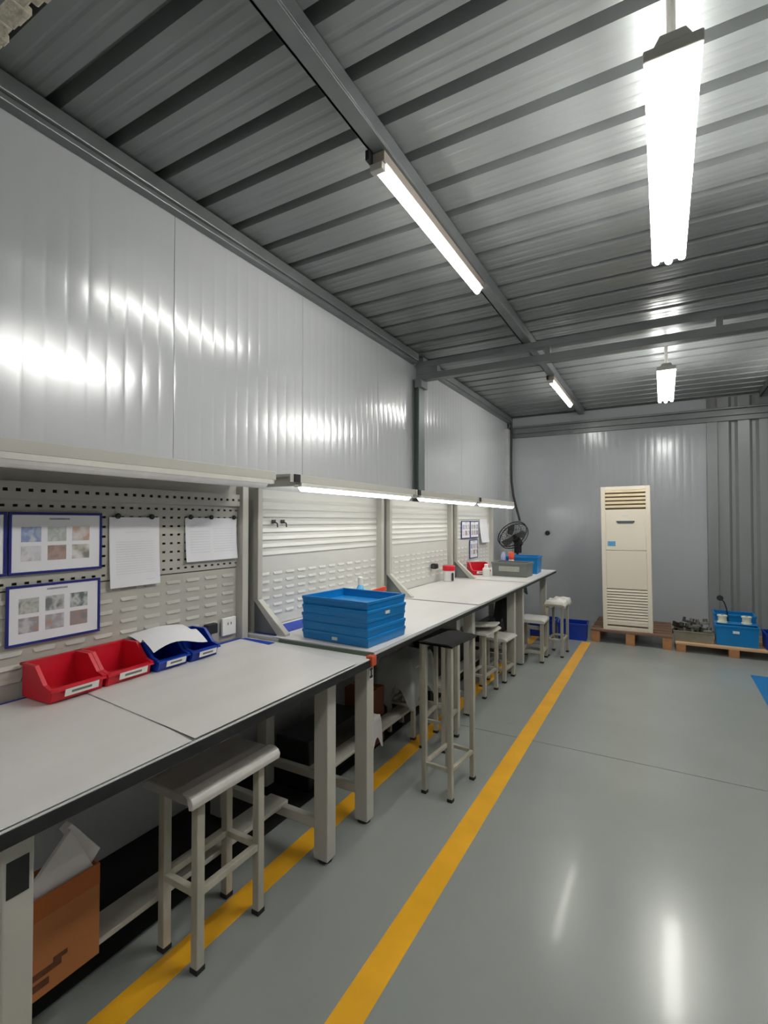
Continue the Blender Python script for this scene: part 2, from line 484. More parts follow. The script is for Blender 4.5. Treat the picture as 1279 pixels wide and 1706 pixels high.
# ------------------------------------------------------------------ workbenches
XF = -1.11      # front edge of the tops
XP = -1.905     # face of the back panels
LB = 1.412
def louver_bank(yy0, yy1, zs, length, gap, proj=.0055, hgt=.014):
    b = B()
    for z in zs:
        y = yy0
        while y + length <= yy1 + 1e-4:
            b.add([(0, y, z), (proj, y + .008, z), (0, y, z + hgt), (0, y + length, z), (proj, y + length - .008, z), (0, y + length, z + hgt)],
                  [(0, 1, 2), (3, 5, 4), (0, 3, 4, 1), (1, 4, 5, 2)])
            y += length + gap
    return b
def workbench(y0, idx, label):
    zt = .78 if idx == 0 else .797
    t = thing('workbench', label, 'workbench', (0, y0, 0), 0, 'workbenches in a row along the left wall')
    L = LB if idx < 3 else 1.36
    # top
    tp = B().bx(-1.90, XF, 0, L, zt - .03, zt).build('worktop', 'top', t, bevel=0.003)
    B().bx(XF, XF + .004, 0, L, zt - (.034 if idx == 0 else .030), zt - (.004 if idx == 0 else .010)).build('edge_band', 'edge', tp)
    if idx == 1:
        B().bx(-1.66, XF - .01, -.005, 0.0, zt - .03, zt - .004).build('green_edge', 'green', tp)
    B().bx(-1.30, -1.25, .12, L - .24, zt - .07, zt - .03).build('front_beam', 'black', t, bevel=0.002)
    # legs
    for yl in (.075, L - .22):
        for xl in (-1.245, -1.85):
            lg = B().bx(xl, xl + .068, yl - .03, yl + .03, .012, zt - .03).build('leg', 'beige', t, bevel=0.004)
            B().cyl((xl + .034, yl, 0), (xl + .034, yl, .014), .03, 10).build('foot', 'rubber', lg)
        B().bx(-1.85 + .068, -1.245, yl - .015, yl + .015, .12, .16).build('side_rail', 'beige', t, bevel=0.003)
    B().bx(-1.53, -1.43, .07, L - .19, .15, .168).build('footrest', 'beige', t, bevel=0.003)
    # uprights
    up = B()
    def upright(yc, name='upright'):
        pr = [(-1.925, zt - .2), (-1.86, zt - .2), (-1.86, zt), (-1.86, 1.555), (-1.925, 1.555)]
        return B().prism(pr, 'y', yc - .02, yc + .02).build(name, 'beige', t, bevel=0.003)
    upright(.07); upright(L - .022)
    # slanting foot bracket at the near end
    yb = .03
    br = B().prism([(-1.868, .97), (-1.832, .97), (-1.645, zt + .012), (-1.645, zt), (-1.70, zt)], 'y', yb, yb + .035).prism(
        [(-1.868, .97), (-1.832, .97), (-1.832, 1.555), (-1.868, 1.555)], 'y', yb, yb + .035).build('slanted_bracket', 'beige', t, bevel=0.003)
    B().prism([(-1.868, .965), (-1.70, zt), (-1.868, zt)], 'y', yb + .012, yb + .02).build('gusset', 'steel', br)
    # back panel
    p0, p1 = .09, L - .02
    if idx == 0:
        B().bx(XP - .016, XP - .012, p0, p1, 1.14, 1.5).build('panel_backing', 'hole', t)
        # perforated sheet: 38 mm raster, holes left open
        rows = 8; pz = .038; z0 = 1.165; hw, hh = .015, .009
        ny = int((p1 - p0) / .038)
        Ys = [p0]; Zs = [1.145]
        for i in range(ny):
            yc = p0 + .02 + i * .038
            Ys += [yc - hw / 2, yc + hw / 2]
        Ys.append(p1)
        for r_ in range(rows):
            zc = z0 + r_ * pz
            Zs += [zc - hh / 2, zc + hh / 2]
        Zs.append(1.452)
        b = B()
        W = len(Ys)
        vs = [(XP, yv, zv) for zv in Zs for yv in Ys]
        fs = []
        for j in range(len(Zs) - 1):
            for i in range(W - 1):
                if i % 2 == 1 and j % 2 == 1: continue
                fs.append((j * W + i, j * W + i + 1, (j + 1) * W + i + 1, (j + 1) * W + i))
        b.add(vs, fs)
        pb = b.build('perforated_panel', 'beige_panel', t)
        md = pb.modifiers.new('solid', 'SOLIDIFY'); md.thickness = .003; md.offset = -1
        # upper lip strip with one row of holes, standing a little proud
        b = B(); Zs2 = [1.455, 1.478, 1.489, 1.512]
        vs = [(XP + .02, yv, zv) for zv in Zs2 for yv in Ys]
        fs = []
        for j in range(3):
            for i in range(W - 1):
                if i % 2 == 1 and j == 1: continue
                fs.append((j * W + i, j * W + i + 1, (j + 1) * W + i + 1, (j + 1) * W + i))
        b.add(vs, fs)
        o = b.build('upper_strip', 'beige_panel', t)
        md = o.modifiers.new('solid', 'SOLIDIFY'); md.thickness = .003; md.offset = -1
        B().bx(XP - .004, XP + .02, p0, p1, 1.452, 1.456).build('strip_return', 'beige_panel', t)
        B().bx(XP - .012, XP - .003, p0, p1, 1.50, 1.56).build('upper_panel', 'beige_panel', t)
        lp = B().bx(XP - .012, XP, p0, p1, zt, 1.14).build('louvered_panel', 'beige_panel', t)
        louver_bank(p0 + .03, p1 - .03, [.835 + .044 * i for i in range(7)], .075, .03).build('louvers', 'beige_panel', lp, loc=(XP, 0, 0))
    else:
        lp = B().bx(XP - .012, XP, p0, p1, zt, 1.55).build('louvered_panel', 'white_panel', t)
        louver_bank(p0 + .03, p1 - .03, [1.19 + .042 * i for i in range(8)], p1 - p0 - .06, .012, .007, .02).build('louvers', 'white_panel', lp, loc=(XP, 0, 0))
        louver_bank(p0 + .03, p1 - .03, [.86 + .044 * i for i in range(6)], .075, .03).build('louvers', 'white_panel', lp, loc=(XP, 0, 0))
    # hood
    h0, h1 = (.005 if idx else -.02), L - .005 if idx else L - .09
    hd = B().bx(-1.93, -1.60, h0, h1, 1.60, 1.612).bx(-1.606, -1.596, h0, h1, 1.572, 1.612).build('hood', 'beige', t, bevel=0.002)
    for yc in (.07, L - .1):
        B().bx(-1.925, -1.61, yc - .015, yc + .015, 1.555, 1.60).build('hood_arm', 'beige', hd, bevel=0.002)
    if idx:
        B().bx(-1.597, -1.588, .03, .075, 1.572, 1.612).build('clip', 'black', hd, bevel=0.002)
    # tube under the hood
    a0, a1 = (.12, 1.34) if idx else (.0, 1.27)
    tl = B().bx(-1.645, -1.595, a0 - .03, a1 + .03, 1.552, 1.572).build('task_light', 'fixture', t, bevel=0.002)
    pr = [(-1.643 + .046 * (i / 6), 1.552 - .022 * math.sin(PI * i / 6)) for i in range(7)]
    B().prism(pr, 'y', a0, a1).build('tube', 'tubetask' if idx else 'tubeoff', tl)
    return t
BY = [.455, 1.875, 3.295, 4.715]
labs = ['nearest workbench with perforated beige back panel and unlit hood tube',
        'second workbench, carrying the stack of blue trays',
        'third workbench, between the tray stack bench and the farthest one',
        'farthest workbench, with crates and papers, ending before the back wall']
for i, y in enumerate(BY): workbench(y, i, labs[i])

# orange corner guard on bench two
B().bx(-.022, .012, -.02, .018, -.034, .01).build('corner_guard', 'orange', bevel=0.004, loc=(XF + .002, 1.852, .782))
tag(bpy.data.objects['corner_guard'], 'orange-red corner guard on the front corner of the second workbench', 'corner guard')

# dark opening in the front leg of the nearest bench
ob = bpy.data.objects['workbench']
lg0 = [c for c in ob.children if c.name.startswith('leg')][0]
B().bx(-1.1775, -1.1755, .052, .094, .60, .675).build('cable_opening', 'black', lg0)

# socket label on leg of bench two
o = tag(B().bx(-.001, .001, -.018, .018, -.03, .03).build('leg_sticker', 'sticker', loc=(-1.1755, 1.952, .68)),
        'small sticker with a dark mark on the front leg of the second workbench', 'sticker')
B().bx(.001, .0016, -.012, .012, .012, .022).bx(.001, .0016, -.004, .006, -.012, .012).bx(.001, .0016, -.012, .012, -.024, -.012).build('dark_mark', 'black', o)

# ------------------------------------------------------------------ papers on the panels
rowcols = {
 0: [[(150, 160, 190), (90, 120, 190), (200, 205, 215)], [(190, 195, 195), (150, 165, 150), (215, 215, 215)], [(190, 140, 110), (210, 200, 195), (225, 220, 220)],
     [(205, 205, 212), (225, 225, 230), (170, 165, 170)], [(120, 90, 80), (165, 125, 105), (110, 90, 90)], [(90, 95, 85), (190, 180, 160), (230, 230, 230)]],
 1: [[(60, 66, 60), (190, 195, 185), (96, 100, 84)], [(86, 90, 84), (196, 198, 194), (60, 64, 62)], [(40, 66, 62), (205, 208, 206), (70, 70, 72)],
     [(160, 110, 86), (126, 122, 130), (196, 190, 190)], [(170, 120, 90), (150, 148, 156), (200, 200, 204)], [(120, 112, 114), (150, 110, 96), (96, 92, 98)]]}
def framed_sheet(y0, y1, z0, z1, label, kind, group='blue-framed instruction sheets', photos=True):
    t = thing('framed_notice', label, 'notice', (XP + .010, y0, z0), 0, group)
    w, h = y1 - y0, z1 - z0
    f = .009
    B().bx(-.0012, .006, 0, w, 0, f).bx(0, .006, 0, w, h - f, h).bx(0, .006, 0, f, f, h - f).bx(0, .006, w - f, w, f, h - f).build('frame', 'navy', t, bevel=.001)
    B().bx(0, .003, f, w - f, f, h - f).build('sheet', 'paper', t)
    if photos:
        for r_ in range(2):
            for c_ in range(3):
                pw, ph = .062, .052
                yy = w * .12 + c_ * .083; zz = h * .52 - r_ * .066
                mm = photo_mat('print_%d_%d%d' % (kind, r_, c_), rowcols[kind][r_ * 3 + c_], 24, kind * 7 + r_ * 3 + c_)
                B().bx(.003, .0036, yy, yy + pw, zz, zz + ph).build('photo', mm, t)
        B().bx(.003, .0035, w * .40, w * .62, h * .88, h * .91).build('heading', 'print', t)
    return t
framed_sheet(.808, 1.121, 1.195, 1.408, 'blue-framed sheet with six pale photos, upper right of the framed sheets', 0)
framed_sheet(.803, 1.116, .955, 1.160, 'blue-framed sheet with six dark photos, the lower framed one', 1)
framed_sheet(.490, .803, 1.195, 1.408, 'blue-framed sheet cut off by the left picture edge', 0)
def page(y0, y1, z0, z1, label, lines, curl=.0, group='white pages on the perforated panel', x=XP):
    t = thing('paper_page', label, 'paper', (x + .006, y0, z0), 0, group)
    w, h = y1 - y0, z1 - z0
    b = B(); n = 8
    vs = []; fs = []
    for k in range(n + 1):
        s_ = k / n
        xo = .004 + curl * (1 - s_) ** 2
        vs += [(xo, 0, h * s_), (xo, w, h * s_), (xo - .001, 0, h * s_), (xo - .001, w, h * s_)]
    for k in range(n):
        a = 4 * k
        fs += [(a, a + 1, a + 5, a + 4), (a + 2, a + 6, a + 7, a + 3), (a, a + 4, a + 6, a + 2), (a + 1, a + 3, a + 7, a + 5)]
    fs += [(0, 2, 3, 1), (4 * n, 4 * n + 1, 4 * n + 3, 4 * n + 2)]
    b.add(vs, fs)
    b.build('sheet', 'paper', t)
    b = B()
    for (ya, yb2, za) in lines:
        s_ = za; xo = .0045 + curl * (1 - s_) ** 2
        b.bx(xo, xo + .0004, ya * w, yb2 * w, za * h, za * h + .0025)
    b.build('printed_lines', 'paperprint', t)
    return t
page(1.152, 1.372, 1.112, 1.393, 'upright white page held by two black magnets',
     [(.3, .75, .78)] + [(.12, .88, .64 - .035 * i) for i in range(14)] + [(.7, .88, .08)], .012)
page(1.506, 1.814, 1.190, 1.392, 'wide white page held by three black magnets near the upright',
     [(.08, .2, .82), (.08, .16, .78)] + [(.08, .45, .68 - .06 * i) for i in range(9)] + [(.52, .92, .74 - .06 * i) for i in range(10)], .012)
mg = 0
for (yy, zz, lb) in [(1.185, 1.398, 'left black magnet on the upright white page'), (1.335, 1.396, 'right black magnet on the upright white page'),
                 (1.533, 1.396, 'left black magnet on the wide white page'), (1.652, 1.396, 'middle black magnet on the wide white page'),
                 (1.795, 1.396, 'right black magnet on the wide white page')]:
    tag(B().lathe([(.0, 0), (.011, 0), (.011, .006), (.008, .009), (0, .009)], 12).build('magnet', 'black', loc=(XP + .011, yy, zz), rot=(0, PI / 2, 0)), lb, 'magnet', 'black round magnets')
# far papers
framed_sheet(5.03, 5.30, 1.185, 1.378, 'left upper framed sheet on the farthest panel', 0, 'framed sheets on the farthest panel')
framed_sheet(5.31, 5.59, 1.185, 1.378, 'right upper framed sheet on the farthest panel', 1, 'framed sheets on the farthest panel')
framed_sheet(5.29, 5.56, .955, 1.165, 'lower framed sheet on the farthest panel', 0, 'framed sheets on the farthest panel')
page(5.64, 5.93, 1.12, 1.40, 'plain white page on the farthest panel', [(.2, .7, .8)] + [(.12, .88, .66 - .05 * i) for i in range(9)], .03, 'page on the farthest panel')
# socket and black switch
t = thing('power_socket', 'white square power socket low on the perforated bench panel', 'socket', (XP + .009, 1.718, .812))
B().bx(0, .014, 0, .086, 0, .086).build('plate', 'white', t, bevel=.003)
for dy in (.030, .050): B().bx(.0135, .0148, dy, dy + .006, .05, .062).build('slot', 'inkline', t)
t = thing('plug_block', 'black plug block beside the white socket', 'plug', (XP + .009, 1.612, .82))
B().bx(0, .03, 0, .062, .02, .068).build('body', 'black', t, bevel=.004)
B().cyl((.015, .03, .02), (.015, .03, -.038), .005, 8).build('cord', 'black', t)
# hooks on second panel
for yy, lb in ((2.093, 'left of two small dark hooks on the louvered panel'), (2.168, 'right of two small dark hooks on the louvered panel')):
    t = thing('panel_hook', lb, 'hook', (XP, yy, 1.365), 0, 'small dark hooks')
    B().bx(.006, .012, -.014, .014, .0, .02).build('plate', 'darkseat', t)
    B().tube([(.012, 0, .008), (.035, 0, .0), (.038, 0, -.022)], .004, 6).build('prong', 'darkseat', t)

# ------------------------------------------------------------------ covers and mats on the benches
def sheet_on(name, x0, x1, y0, y1, z, mname, label, cat, skew=0.0, over=0.0, group=None, bumpy=.0012):
    random.seed(int(abs(x0 * 1000) + y0 * 77))
    ph = [random.uniform(0, 6) for _ in range(4)]
    def fn(u, v):
        x = x0 + (x1 - x0) * u
        y = y0 + (y1 - y0) * v + skew * u
        zz = z + bumpy * (math.sin(6 * v + ph[0]) * math.sin(4 * u + ph[1]) + .5 * math.sin(13 * u + ph[2]) * math.sin(9 * v + ph[3])) * (1 if bumpy else 0)
        return (x, y, zz + .0022)
    o = B().grid(24, 20, fn, .001).build(name, mname, smooth=True)
    smooth_by_angle(o, 50)
    return tag(o, label, cat, group)
sheet_on('blue_mat', -1.885, -1.66, .46, 1.845, .7805, 'blue_mat', 'blue mat peeking out along the back of the nearest workbench', 'mat', bumpy=0)
sheet_on('bench_cover', -1.862, XF - .002, .455, 1.03, .7825, 'sheet', 'white cover sheet on the nearest workbench, left one under the red bins', 'cover sheet', skew=-.12, group='white cover sheets', bumpy=.0005)
sheet_on('bench_cover', -1.845, XF - .002, .99, 1.80, .7856, 'sheet', 'white cover sheet on the nearest workbench, right one in front of the blue bins', 'cover sheet', skew=-.07, group='white cover sheets', bumpy=.0006)
sheet_on('blue_mat', -1.86, -1.60, 1.90, 2.45, .7975, 'blue_mat', 'blue mat under the left of the blue tray stack', 'mat', bumpy=0)
sheet_on('bench_cover', -1.70, XF - .002, 1.87, 3.262, .7985, 'sheet', 'white cover sheet on the second workbench, under the blue trays', 'cover sheet', group='white cover sheets', bumpy=.0006)
sheet_on('bench_cover', -1.88, XF - .002, 3.29, 4.68, .7985, 'sheet', 'white cover sheet on the third workbench', 'cover sheet', group='white cover sheets', bumpy=.0006)
sheet_on('bench_cover', -1.88, XF - .002, 4.71, 6.05, .7985, 'sheet', 'white cover sheet on the farthest workbench, under the grey crate', 'cover sheet', group='white cover sheets', bumpy=.0006)

# ------------------------------------------------------------------ storage bins
def storage_bin(loc, rz, w, d, h, mname, label, group, tall=1.0):
    """open-fronted stacking bin: back at -x, low lip at +x"""
    t = thing('storage_bin', label, 'bin', loc, rz, group)
    th = .004
    side = [(-d, 0), (-.01, 0), (.0, h * .38), (-.035, h * .46), (-d * .52, h), (-d, h)]
    for y in (0, w - th):
        B().prism(side, 'y', y, y + th).build('side_wall', mname, t)
    B().bx(-d, -d + th, th, w - th, 0, h).build('back_wall', mname, t)
    B().bx(-d + th, -.01, th, w - th, 0, th).build('base', mname, t)
    lip = B().prism([(-.012, 0), (-.008, 0), (.006, h * .38), (-.004, h * .40)], 'y', th, w - th).build('front_lip', mname, t)
    # rim flange round the opening
    rim = B()
    for ya, yb in ((-.006, th + .003), (w - th - .003, w + .006)):
        rim.prism([(-d - .004, h), (-d * .52, h), (-.033, h * .46), (.006, h * .38), (.006, h * .38 + .008), (-.028, h * .46 + .008), (-d * .52 + .005, h + .008), (-d - .004, h + .008)], 'y', ya, yb)
    rim.bx(-d - .006, -d + th + .003, -.006, w + .006, h, h + .008)
    rim.prism([(-.008, h * .36), (.012, h * .34), (.012, h * .41), (-.008, h * .43)], 'y', -.004, w + .004)
    rim.build('rim', mname, t)
    st = B().prism([(.0125, h * .36), (.0135, h * .36), (.0135, h * .16), (.0125, h * .16)], 'y', w * .25, w * .85)
    s2 = B().prism([(.009, h * .14), (.014, h * .37), (.016, h * .37), (.011, h * .14)], 'y', w * .22, w * .86).build('label_card', 'sticker', t)
    B().prism([(.0125, h * .22), (.0148, h * .30), (.0154, h * .30), (.0131, h * .22)], 'y', w * .34, w * .72).build('writing', 'inkline', s2)
    return t
ZB = .789
storage_bin((-1.715, .855, ZB), R(2), .176, .165, .105, 'red', 'near red storage bin, at the left on the workbench', 'red storage bins')
storage_bin((-1.722, 1.045, ZB), R(2), .176, .165, .105, 'red', 'far red storage bin, beside the blue bins', 'red storage bins')
storage_bin((-1.715, 1.240, ZB), R(1), .142, .165, .10, 'blue', 'blue storage bin under the white sheet', 'blue storage bins')
storage_bin((-1.715, 1.398, ZB), R(1), .142, .165, .10, 'blue', 'blue storage bin nearest the socket', 'blue storage bins')
# sheet of paper lying over the blue bins
def fn(u, v):
    y = 1.235 + .235 * v
    x = -1.905 + .205 * u
    z = .912 + .012 * math.sin(PI * v) - .055 * u * u + .012 * u * math.sin(5 * v) + .012 * (v > .7) * 0
    return (x + .01, y - .03 * u + .02 * v, max(z, .8985 - .0 * u) if u < .55 else z + .02)
o = B().grid(14, 10, fn, .001).build('loose_paper', 'paper', smooth=True)
smooth_by_angle(o, 60)
tag(o, 'white sheet of paper lying across the blue storage bin', 'paper')

# ------------------------------------------------------------------ blue trays
def tray(loc, rz, label, w=.40, d=.335, h=.05, tagside=None):
    t = thing('stacking_tray', label, 'tray', loc, rz, 'stack of blue trays')
    th = .005
    b = B()
    # tapered shell
    def ring(x, y, z): return [(-x, -y, z), (x, -y, z), (x, y, z), (-x, y, z)]
    W, D = w / 2, d / 2
    o_ = ring(W - .006, D - .006, 0); o1 = ring(W - .003, D - .003, h - .014); i1 = ring(W - .009, D - .009, h - .004); i0 = ring(W - .012, D - .012, th)
    vs = o_ + o1 + i1 + i0
    fs = [(3, 2, 1, 0), (12, 13, 14, 15)]
    for k in range(4):
        n_ = (k + 1) % 4
        fs += [(k, n_, 4 + n_, 4 + k), (4 + k, 4 + n_, 8 + n_, 8 + k), (8 + k, 8 + n_, 12 + n_, 12 + k)]
    b.add(vs, fs)
    b.build('shell', 'cyan', t)
    B().bx(-W, W, -D, -D + .010, h - .016, h).bx(-W, W, D - .010, D, h - .016, h).bx(-W, -W + .010, -D + .010, D - .010, h - .016, h).bx(W - .010, W, -D + .010, D - .010, h - .016, h).build('rim', 'cyan', t, bevel=.003)
    if tagside == 'x': B().bx(W - .004, W + .0012, -.02, .015, .012, .026).build('paper_tag', 'sticker', t)
    if tagside == 'y': B().bx(-.01, .02, -D - .0012, -D + .006, .012, .026).build('paper_tag', 'sticker', t)
    return t
names = ['bottom blue tray of the stack on the second workbench', 'second blue tray from the bottom of the stack', 'middle blue tray of the stack',
         'second blue tray from the top of the stack', 'top blue tray of the stack, open and empty']
random.seed(11)
for i in range(5):
    tray((-1.352 + random.uniform(-.005, .005), 2.085 + random.uniform(-.005, .005), .803 + i * .0405), R(-4 + random.uniform(-.8, .8)), names[i], tagside={0: 'y', 3: 'x'}.get(i), h=.044)
# things behind the trays
def bottle(loc, prof, body, capprof, capmat, label, group=None, name='bottle'):
    t = thing(name, label, 'bottle', loc, 0, group)
    o = B().lathe(prof, 16).build('body', body, t, smooth=True); smooth_by_angle(o, 40)
    o = B().lathe(capprof, 14).build('cap', capmat, t, smooth=True); smooth_by_angle(o, 40)
    return t
bottle((-1.60, 2.53, .80), [(.03, 0), (.034, .006), (.034, .14), (.02, .18), (.014, .19)], 'skybag', [(.016, .19), (.016, .235), (.010, .24)], 'white',
       'light blue bottle with white cap behind the tray stack', name='spray_bottle')
t = thing('blue_cup', 'blue cup behind the tray stack', 'cup', (-1.66, 2.46, .80))
o = B().lathe([(.035, 0), (.045, .16), (.048, .165), (.043, .165), (.033, .008)], 16).build('body', 'cyan', t, smooth=True); smooth_by_angle(o, 40)
t = thing('scraper', 'red-handled scraper leaning behind the tray stack', 'tool', (-1.49, 2.47, .945), R(18), ry=R(-18))
B().bx(-.01, .10, -.012, .012, 0, .026).build('handle', 'orangered', t, bevel=.006)
B().bx(-.05, -.008, -.009, .009, .004, .02).build('collar', 'black', t, bevel=.003)
B().bx(-.10, -.05, -.02, .02, .009, .012).build('blade', 'metal', t)
t = thing('white_carton', 'white carton behind the tray stack carrying the scraper', 'carton', (-1.49, 2.48, .80), R(10))
B().bx(-.09, .10, -.05, .05, 0, .135).build('body', 'foam', t, bevel=.002)
B().bx(-.09, .10, -.003, .003, .135, .1365).build('seam_tape', 'paperprint', t)
# jar with red lid and black clip
t = thing('tub', 'white tub with red lid against the third bench panel', 'tub', (-1.80, 4.44, .80))
o = B().lathe([(.05, 0), (.054, .004), (.056, .10), (.05, .105)], 18).build('body', 'white', t, smooth=True); smooth_by_angle(o, 40)
o = B().lathe([(.06, .103), (.06, .145), (.055, .15), (0, .15)], 18).build('lid', 'red', t, smooth=True); smooth_by_angle(o, 40)
B().bx(.050, .060, -.055, -.02, .01, .085).build('dark_label', 'black', t, bevel=.002)
t = thing('tape_holder', 'small black holder beside the red-lidded tub', 'holder', (XP + .01, 4.25, .93))
B().bx(0, .06, -.03, .03, 0, .05).build('body', 'black', t, bevel=.012)
B().cyl((.03, -.034, .025), (.03, .034, .025), .014, 12).build('hub', 'darkseat', t)

# ------------------------------------------------------------------ things on the farthest bench
def crate(name, loc, rz, w, d, h, mname, label, group=None, labelmat=None, cat='crate', fold=.012):
    t = thing(name, label, cat, loc, rz, group)
    W, D = w / 2, d / 2; th = .006; tp = .93
    def ring(x, y, z): return [(-x, -y, z), (x, -y, z), (x, y, z), (-x, y, z)]
    vs = ring(W * tp, D * tp, 0) + ring(W - .006, D - .006, h) + ring(W - .006 - th, D - .006 - th, h) + ring(W * tp - th, D * tp - th, th)
    fs = [(3, 2, 1, 0), (12, 13, 14, 15)]
    for k in range(4):
        n_ = (k + 1) % 4
        fs += [(k, n_, 4 + n_, 4 + k), (4 + k, 4 + n_, 8 + n_, 8 + k), (8 + k, 8 + n_, 12 + n_, 12 + k)]
    B().add(vs, fs).build('shell', mname, t)
    r_ = .018
    B().bx(-W, W, -D, -D + .014, h - r_, h + .003).bx(-W, W, D - .014, D, h - r_, h + .003).bx(-W, -W + .014, -D + .014, D - .014, h - r_, h + .003).bx(W - .014, W, -D + .014, D - .014, h - r_, h + .003).build('rim', mname, t, bevel=.003)
    if labelmat:
        B().bx(-w * .28, w * .28, -D - .001, -D + .012, h * .38, h * .74).build('label_card', labelmat, t)
    return t
crate('parts_crate', (-1.39, 5.20, .80), R(-2), .385, .24, .145, 'crategrey', 'grey crate with pale label on the farthest workbench', labelmat='cratelabel')
crate('parts_crate', (-1.37, 5.60, .80), R(3), .36, .30, .185, 'cyan', 'bright blue crate behind the grey crate on the farthest workbench')
storage_bin((-1.77, 5.03, .80), R(-50), .20, .17, .12, 'red', 'red storage bin on the farthest workbench', None)
bottle((-1.61, 5.00, .80), [(.035, 0), (.038, .005), (.038, .08), (.02, .10), (.018, .105)], 'white', [(.02, .105), (.02, .125), (.012, .13)], 'white',
       'squat white bottle in front of the red bin on the farthest workbench', 'bottles on the farthest workbench')
bottle((-1.54, 5.385, .80), [(.042, 0), (.045, .006), (.045, .12), (.03, .15)], 'blue', [(.030, .15), (.026, .20), (.012, .235)], 'lilac',
       'blue bottle with lilac top behind the grey crate', 'bottles on the farthest workbench')
bottle((-1.45, 5.385, .80), [(.035, 0), (.038, .006), (.038, .13), (.024, .16)], 'white', [(.030, .16), (.030, .225), (.02, .24)], 'orangered',
       'white bottle with orange-red cap behind the grey crate', 'bottles on the farthest workbench')
# fan
t = thing('pedestal_fan', 'black pedestal fan in the corner behind the farthest workbench', 'fan', (-1.70, 6.62, 0), R(-20))
B().lathe([(.17, 0), (.17, .02), (.03, .045), (.02, .05)], 24).build('base', 'black', t, smooth=False)
B().cyl((0, 0, .04), (0, 0, .98), .016, 12).build('pole', 'black', t)
hd = Matrix.Translation((0, -.06, 1.16)) @ Matrix.Rotation(R(-38), 4, 'X')   # tilted up
g = B()
def hp(r_, a, y): return hd @ Vector((r_ * math.cos(a), y, r_ * math.sin(a)))
for (rr, yy, tr) in ((.205, -.03, .006), (.205, -.075, .007), (.14, -.10, .0025), (.07, -.105, .0025), (.14, .005, .0025)):
    g.tube([hp(rr, 2 * PI * k / 28, yy) for k in range(29)], tr, 5)
for k in range(24):
    a = 2 * PI * k / 24
    g.tube([hp(.03, a, -.108), hp(.14, a, -.10), hp(.205, a, -.075), hp(.205, a, -.03), hp(.14, a, .005), hp(.05, a, .01)], .0018, 4)
g.build('guard', 'black', t)
m_ = B(); m_.cyl(hd @ Vector((0, .0, 0)), hd @ Vector((0, .15, 0)), .06, 16, .045); m_.build('motor', 'black', t, smooth=False)
bl = B()
for k in range(3):
    a = 2 * PI * k / 3
    bl.add([hp(.03, a, -.05), hp(.18, a - .3, -.06), hp(.19, a + .3, -.045), hp(.12, a + .75, -.035), hp(.03, a + .9, -.04)], [(0, 1, 2, 3, 4)])
bo = bl.build('blades', 'darkseat', t)
md = bo.modifiers.new('solid', 'SOLIDIFY'); md.thickness = .003
B().bx(-.03, .03, -.04, .06, .95, 1.12).build('neck', 'black', t, bevel=.012)

# ------------------------------------------------------------------ stools
def stool(loc, rz, sx, sy, h, label, seat='film', legr=.030, inset=.03, insety=None, rail=.21, group='stools along the workbenches', saddle=0.0, twotone=False, seat_t=.03, name='stool'):
    t = thing(name, label, 'stool', loc, rz, group)
    X, Y = sx / 2, sy / 2
    iy = inset if insety is None else insety
    for ax in (-1, 1):
        for ay in (-1, 1):
            cx, cy = ax * (X - inset), ay * (Y - iy)
            lg = B().bx(cx - legr / 2, cx + legr / 2, cy - legr / 2, cy + legr / 2, .012, h - seat_t).build('leg', 'leg', t, bevel=.003)
            B().bx(cx - legr / 2 - .002, cx + legr / 2 + .002, cy - legr / 2 - .002, cy + legr / 2 + .002, 0, .016).build('foot_cap', 'rubber', lg, bevel=.002)
    q = legr * .38
    for ay in (-1, 1):
        cy = ay * (Y - iy); B().bx(-(X - inset) + q, (X - inset) - q, cy - q, cy + q, rail - q, rail + q).build('stretcher', 'leg', t, bevel=.002)
    for ax in (-1, 1):
        cx = ax * (X - inset); B().bx(cx - q, cx + q, -(Y - iy) + q, (Y - iy) - q, rail - q, rail + q).build('stretcher', 'leg', t, bevel=.002)
    # seat: gently dished slab with rounded long edges
    n = 12
    pr = []
    for k in range(n + 1):
        u = -1 + 2 * k / n
        z = h - .006 * (1 - u * u) - .018 * abs(u) ** 6 + saddle * (u * u)
        pr.append((u * X, z))
    pr += [(X, h - seat_t), (-X, h - seat_t)]
    so = B().prism(pr, 'y', -Y, Y).build('seat', seat, t, bevel=.004, smooth=True)
    smooth_by_angle(so, 50)
    if twotone:
        pr2 = [(X - .045, h - .001), (X - .02, h + .001), (X, h - .008), (X + .008, h - .022), (X + .004, h - .04), (X - .012, h - .044), (X - .014, h - .03), (X - .02, h - .012)]
        o2 = B().prism(pr2, 'y', -Y - .004, Y + .004).build('seat_edge_film', 'film', t, bevel=.003, smooth=True)
        smooth_by_angle(o2, 60)
    return t
stool((-1.332, 1.182, 0), 0, .236, .372, .565, 'grey stool with white wrapped front edge at the nearest workbench', seat='seat', inset=.04, insety=.056, rail=.235, twotone=True, legr=.029, seat_t=.035)
stool((-.982, 2.42, 0), R(-5), .19, .30, .775, 'tall stool with dark seat standing before the second workbench', seat='blackseat', inset=.022, rail=.15, legr=.024, seat_t=.014)
stool((-1.225, 2.865, 0), R(3), .20, .30, .68, 'stool with dark seat pushed under the second workbench behind the tall stool', seat='darkseat', inset=.03, rail=.17, legr=.026)
stool((-1.47, 2.90, 0), R(0), .24, .24, .485, 'low stool under the second workbench with a grey bag hung over it', seat='film', inset=.035, rail=.21, legr=.026)
stool((-1.275, 3.86, 0), R(-4), .20, .32, .52, 'stool under the third workbench with tilted white seat', seat='film', rail=.17, legr=.026, inset=.035)
stool((-1.255, 4.29, 0), R(-4), .21, .28, .38, 'low stool with short legs under the third workbench', seat='film', rail=.11, legr=.03, inset=.03)
